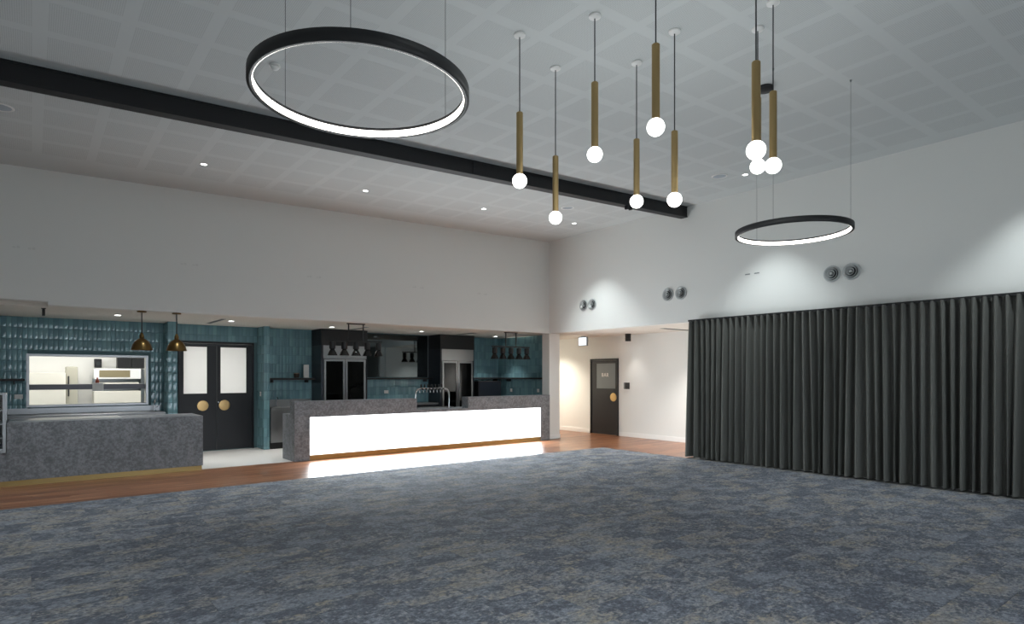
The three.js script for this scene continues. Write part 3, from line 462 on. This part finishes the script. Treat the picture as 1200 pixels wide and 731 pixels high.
// ---------------------------------------------------------------- bell pendants over the servery
{
  const make = () => { const t = thing('bell_pendant', 'aged brass bell shade pendant over the servery counter', 'pendant light', [0, 0, 0], 0, 'brass bell pendants at the servery');
    mesh('canopy', lathe([[0, 0], [0.07, 0], [0.07, -0.02], [0.062, -0.025], [0, -0.025]]), M.agedBrass, t); mesh('stem', cyl(0.008, 0.008, 0.39, 10).translate(0, -0.22, 0), M.ventDark, t);
    mesh('neck', lathe([[0, -0.36], [0.02, -0.362], [0.024, -0.39], [0.034, -0.40], [0.034, -0.46], [0, -0.46]]), M.agedBrass, t);
    mesh('shade', lathe([[0.03, -0.45], [0.05, -0.46], [0.1, -0.50], [0.135, -0.56], [0.15, -0.62], [0.16, -0.645], [0.156, -0.645], [0.145, -0.615], [0.13, -0.56], [0.096, -0.505], [0.03, -0.462]], 36), M.agedBrass, t);
    mesh('bulb', new THREE.SphereGeometry(0.03, 16, 12).translate(0, -0.53, 0), M.frosted, t); mesh('lamp_holder', cyl(0.015, 0.015, 0.05, 12).translate(0, -0.48, 0), M.black, t); return t; };
  const p = make(); const a = onY(168, 362.5, LOW), b = onY(209, 365, LOW); p.position.set(...[a[0] * 1.01, LOW, -11.74]); copy(p, [b[0] * 1.01, LOW, -11.74], 0, 'aged brass bell shade pendant over the servery counter end by the double door'); p.userData.label = 'aged brass bell shade pendant over the servery counter before the hatch';
}
// ---------------------------------------------------------------- linear bar pendants
{
  const make = (label) => { const t = thing('linear_pendant', label, 'pendant light');
    mesh('ceiling_plate', box(-0.19, 0.19, -0.02, 0, -0.035, 0.035, 0.003), M.black, t); for (const x of [-0.16, 0.16]) mesh('hanger', box(x - 0.01, x + 0.01, -0.35, -0.02, -0.01, 0.01), M.black, t);
    mesh('bar', box(-0.58, 0.58, -0.375, -0.345, -0.02, 0.02, 0.003), M.black, t);
    for (let k = -2; k <= 2; k++) { const x = k * 0.25; const s = mesh('shade', lathe([[0, -0.385], [0.055, -0.385], [0.06, -0.39], [0.06, -0.53], [0.054, -0.53], [0.052, -0.4], [0, -0.395]], 20).translate(x, 0, 0), M.black, t); mesh('shade_glass', lathe([[0.04, -0.52], [0.045, -0.55], [0.075, -0.6], [0.1, -0.66], [0.096, -0.66], [0.07, -0.6], [0.04, -0.55], [0.036, -0.52]], 20).translate(x, 0, 0), M.smoked, s); mesh('bulb', lathe([[0, -0.64], [0.02, -0.63], [0.028, -0.605], [0.02, -0.57], [0.014, -0.54], [0.014, -0.5], [0, -0.5]], 16).translate(x, 0, 0), M.glass, s); mesh('stem', cyl(0.008, 0.008, 0.02, 8).translate(x, -0.38, 0), M.black, s); }
    return t; };
  make('black five shade bar pendant hanging before the first fridge').position.set(5.24, LOW, -11.86);
  make('black five shade bar pendant hanging at the bar end by the pier').position.set(9.32, LOW, -11.92);
}
// ---------------------------------------------------------------- back bar
function fridge(x0, x1, label) {
  const t = thing('bar_fridge', label, 'fridge', [x0, 0, ZT + 0.005]); const w = x1 - x0, D = 0.60;
  mesh('side_panel', box(0, 0.05, 0, 2.29, 0, D, 0.003), M.darkPanel, t); mesh('side_panel', box(w - 0.02, w, 0, 2.29, 0, D, 0.003), M.darkPanel, t);
  mesh('top_bulkhead', box(0, w, 2.29, LOW - 0.002, 0, D + 0.01), M.black, t);
  mesh('body', [box(0.05, w - 0.02, 0.1, 0.14, 0, D - 0.04), box(0.05, w - 0.02, 0.14, 1.99, 0, 0.03)], M.steel, t); mesh('plinth', box(0.05, w - 0.02, 0, 0.1, 0, D - 0.08), M.black, t);
  const hd = mesh('header', box(0.05, w - 0.02, 1.99, 2.29, 0.0, D, 0.003), M.steel, t);
  const a = 0.07, b = w - 0.04, mid = (a + b) / 2;
  for (const [p, q, hx] of [[a, mid - 0.008, mid - 0.03], [mid + 0.008, b, mid + 0.03]]) {
    const dr = mesh('door', wallWithHoles([p, q, 0.15, 1.98], [[p + 0.045, q - 0.045, 0.2, 1.93]], D - 0.04, D), M.steel, t);
    mesh('door_glass', box(p + 0.045, q - 0.045, 0.2, 1.93, D - 0.026, D - 0.016), M.smoked, dr).userData.label = 'dark tinted glass';
    mesh('handle', rod([hx, 0.9, D + 0.02], [hx, 1.4, D + 0.02], 0.01), M.steel, dr);
  }
  for (let k = 0; k < 5; k++) mesh('shelf', box(0.06, w - 0.03, 0.45 + k * 0.3, 0.46 + k * 0.3, 0.04, D - 0.08), M.greyPlastic, t);
}
fridge(5.17, 6.29, 'tall steel two door glass fridge nearest the double door');
fridge(8.31, 9.37, 'tall steel two door glass fridge nearer the pier');
{ const t = thing('bar_mirror', 'wide dark mirror on the wall between the two fridges', 'mirror', [6.3, 1.56, ZT]); mesh('mirror_glass', box(0, 2.0, 0, 1.09, 0, 0.008), M.mirror, t); mesh('edge_trim', box(1.985, 2.0, 0, 1.09, 0.008, 0.016), M.steel, t); }
function shelf(x0, x1, label) { const t = thing('wall_shelf', label, 'shelf', [x0, 1.5, ZT + 0.007]); mesh('board', box(0, x1 - x0, 0, 0.045, 0, 0.26, 0.003), M.black, t); for (const x of [0.15, x1 - x0 - 0.15]) mesh('bracket', box(x - 0.01, x + 0.01, -0.06, 0, 0, 0.2), M.black, t); }
shelf(-2.2, -0.09, 'long black wall shelf left of the kitchen hatch'); shelf(4.08, 5.16, 'black wall shelf between the double door and the first fridge'); shelf(6.3, 8.3, 'black wall shelf under the dark mirror'); shelf(9.39, 10.6, 'black wall shelf right of the second fridge');
{ const t = thing('menu_card', 'white upright card standing on the shelf beside the first fridge', 'card', [4.99, 1.552, ZT + 0.15]); mesh('card', box(-0.06, 0.06, 0, 0.3, -0.01, 0.01, 0.002), M.white, t); mesh('foot', box(-0.06, 0.06, 0, 0.008, -0.03, 0.04), M.white, t); }
{ const t = thing('shelf_basket', 'small brown basket on the shelf beside the white card', 'basket', [4.78, 1.552, ZT + 0.13]); mesh('body', lathe([[0, 0], [0.05, 0], [0.065, 0.09], [0.06, 0.09], [0.046, 0.008], [0, 0.008]], 20), std(0x4a4038, 0.8), t); mesh('lid', cyl(0.05, 0.066, 0.02).translate(0, 0.1, 0), std(0x9a8f80, 0.7), t); }
{ const t = thing('bar_sink_bench', 'stainless sink bench between the tiled pier and the bar counter', 'bench', [4.085, 0, ZT + 0.01]); mesh('bench_top', box(0, 1.06, 0.86, 0.9, 0, 0.55, 0.004), M.steel, t); mesh('splashback', box(0, 1.06, 0.9, 1.06, 0, 0.018, 0.003), M.steel, t); mesh('front_panel', box(0, 1.06, 0.14, 0.86, 0.48, 0.52, 0.003), M.steel, t); mesh('plinth', box(0, 1.06, 0, 0.14, 0.05, 0.46), M.black, t); mesh('door_handle', box(0.3, 0.33, 0.25, 0.72, 0.52, 0.535), M.ventDark, t); mesh('tap', tube([[0.25, 0.9, 0.09], [0.25, 1.08, 0.09], [0.25, 1.12, 0.13], [0.25, 1.08, 0.2]], 0.011), M.chrome, t); }
for (const [a, b, l] of [[6.31, 8.29, 'stainless back bench below the dark mirror'], [9.39, 10.61, 'stainless back bench in the bar end corner']]) { const t = thing('back_bench', l, 'bench', [a, 0, ZT + 0.01]); mesh('bench_top', box(0, b - a, 0.86, 0.9, 0, 0.55, 0.004), M.steel, t); mesh('cabinet', box(0.01, b - a - 0.01, 0.1, 0.86, 0, 0.5), M.darkPanel, t); mesh('plinth', box(0.02, b - a - 0.02, 0, 0.1, 0, 0.45), M.black, t); }
{ const t = thing('coffee_machine', 'black box appliance on the back bench under the right hand shelf', 'appliance', [9.62, 0.9, ZT + 0.1]); mesh('body', box(0, 0.78, 0.02, 0.55, 0, 0.35, 0.01), M.black, t); mesh('front_panel', box(0.03, 0.75, 0.05, 0.52, 0.35, 0.358), M.darkPanel, t); mesh('foot', box(0.02, 0.76, 0, 0.02, 0.02, 0.33), M.ventDark, t); }
{ // sockets
  const sock = (x, y, label) => { const t = thing('wall_socket', label, 'socket', [x, y, ZT + 0.007]); mesh('plate', box(-0.06, 0.06, -0.04, 0.04, 0, 0.008, 0.003), M.white, t); for (const k of [-0.03, 0.03]) mesh('switch', box(k - 0.01, k + 0.01, 0.01, 0.025, 0.008, 0.012), M.white, t); };
  sock(-0.18, 1.22, 'white wall socket left of the kitchen hatch'); const a = onZ(452.5, 459, ZT); sock(a[0], a[1], 'white wall socket below the dark mirror'); 
  const b = onX(599.5, 457, 10.63), c = onX(631, 457.5, 10.63); for (const [q, l] of [[b, 'white socket on the bar end wall beside the black appliance'], [c, 'white socket on the bar end wall close to the pier']]) { const t = thing('wall_socket', l, 'socket', [10.622, q[1], q[2]]); mesh('plate', box(-0.008, 0, -0.045, 0.045, -0.045, 0.045, 0.003), M.white, t); mesh('switch', box(-0.012, -0.008, 0, 0.02, -0.01, 0.01), M.white, t); }
  const d = onZ(305, 462, -13.95); { const t = thing('door_button', 'small white door button on the tiled pier right of the double door', 'button', [3.942, 1.2, -13.92]); mesh('plate', box(-0.008, 0, -0.05, 0.05, -0.04, 0.04, 0.003), M.white, t); mesh('push', cyl(0.015, 0.015, 0.006).rotateZ(Math.PI / 2).translate(-0.011, 0, 0), M.greyPlastic, t); }
}
{ // long shelf on the end wall continuing the bar shelf
  const t = thing('wall_shelf', 'black wall shelf along the tiled bar end wall', 'shelf', [10.622, 1.5, -13.9]); mesh('board', box(-0.2, 0, 0, 0.045, 0, 1.95, 0.003), M.black, t); mesh('bracket', box(-0.15, 0, -0.06, 0, 0.3, 0.32), M.black, t);
}
// ---------------------------------------------------------------- beer taps on the lowered worktop
{
  const xa = onZ(487, 455, -11.85)[0], xb = onZ(526, 455, -11.85)[0], w = xb - xa, y = 0.44;
  const t = thing('beer_font', 'chrome bridge beer font with a row of black taps on the lowered counter', 'beer tap', [xa, 0.87, -11.85]);
  mesh('bridge', tube([[0, 0, 0], [0, y - 0.14, 0], [0.03, y - 0.04, 0], [0.12, y, 0], [w / 2, y, 0], [w - 0.12, y, 0], [w - 0.03, y - 0.04, 0], [w, y - 0.14, 0], [w, 0, 0]], 0.018, 80, 12), M.chrome, t);
  for (const x of [0, w]) mesh('base', cyl(0.045, 0.05, 0.02).translate(x, 0.01, 0), M.chrome, t);
  for (let k = 0; k < 7; k++) { const x = 0.16 + k * (w - 0.32) / 6, tp = mesh('tap', tube([[x, y, 0.02], [x, y, -0.06], [x, y - 0.03, -0.1], [x, y - 0.09, -0.1]], 0.01, 10), M.chrome, t); mesh('tap_handle', lathe([[0, 0], [0.012, 0], [0.018, 0.05], [0.014, 0.085], [0, 0.09]], 14).translate(x, y + 0.01, -0.04), M.black, tp); mesh('tap_badge', cyl(0.022, 0.022, 0.012).rotateX(Math.PI / 2).translate(x, y - 0.005, 0.03), M.black, tp); }
  const d = thing('drip_tray', 'shallow steel drip tray under the beer font', 'drip tray', [6.45, 0.87, -12.05]); mesh('tray', box(0, 1.2, 0, 0.02, 0, 0.14, 0.003), M.steel, d); mesh('grate', box(0.02, 1.18, 0.02, 0.026, 0.015, 0.125), M.ventDark, d);
}

renderer.render(scene, camera);
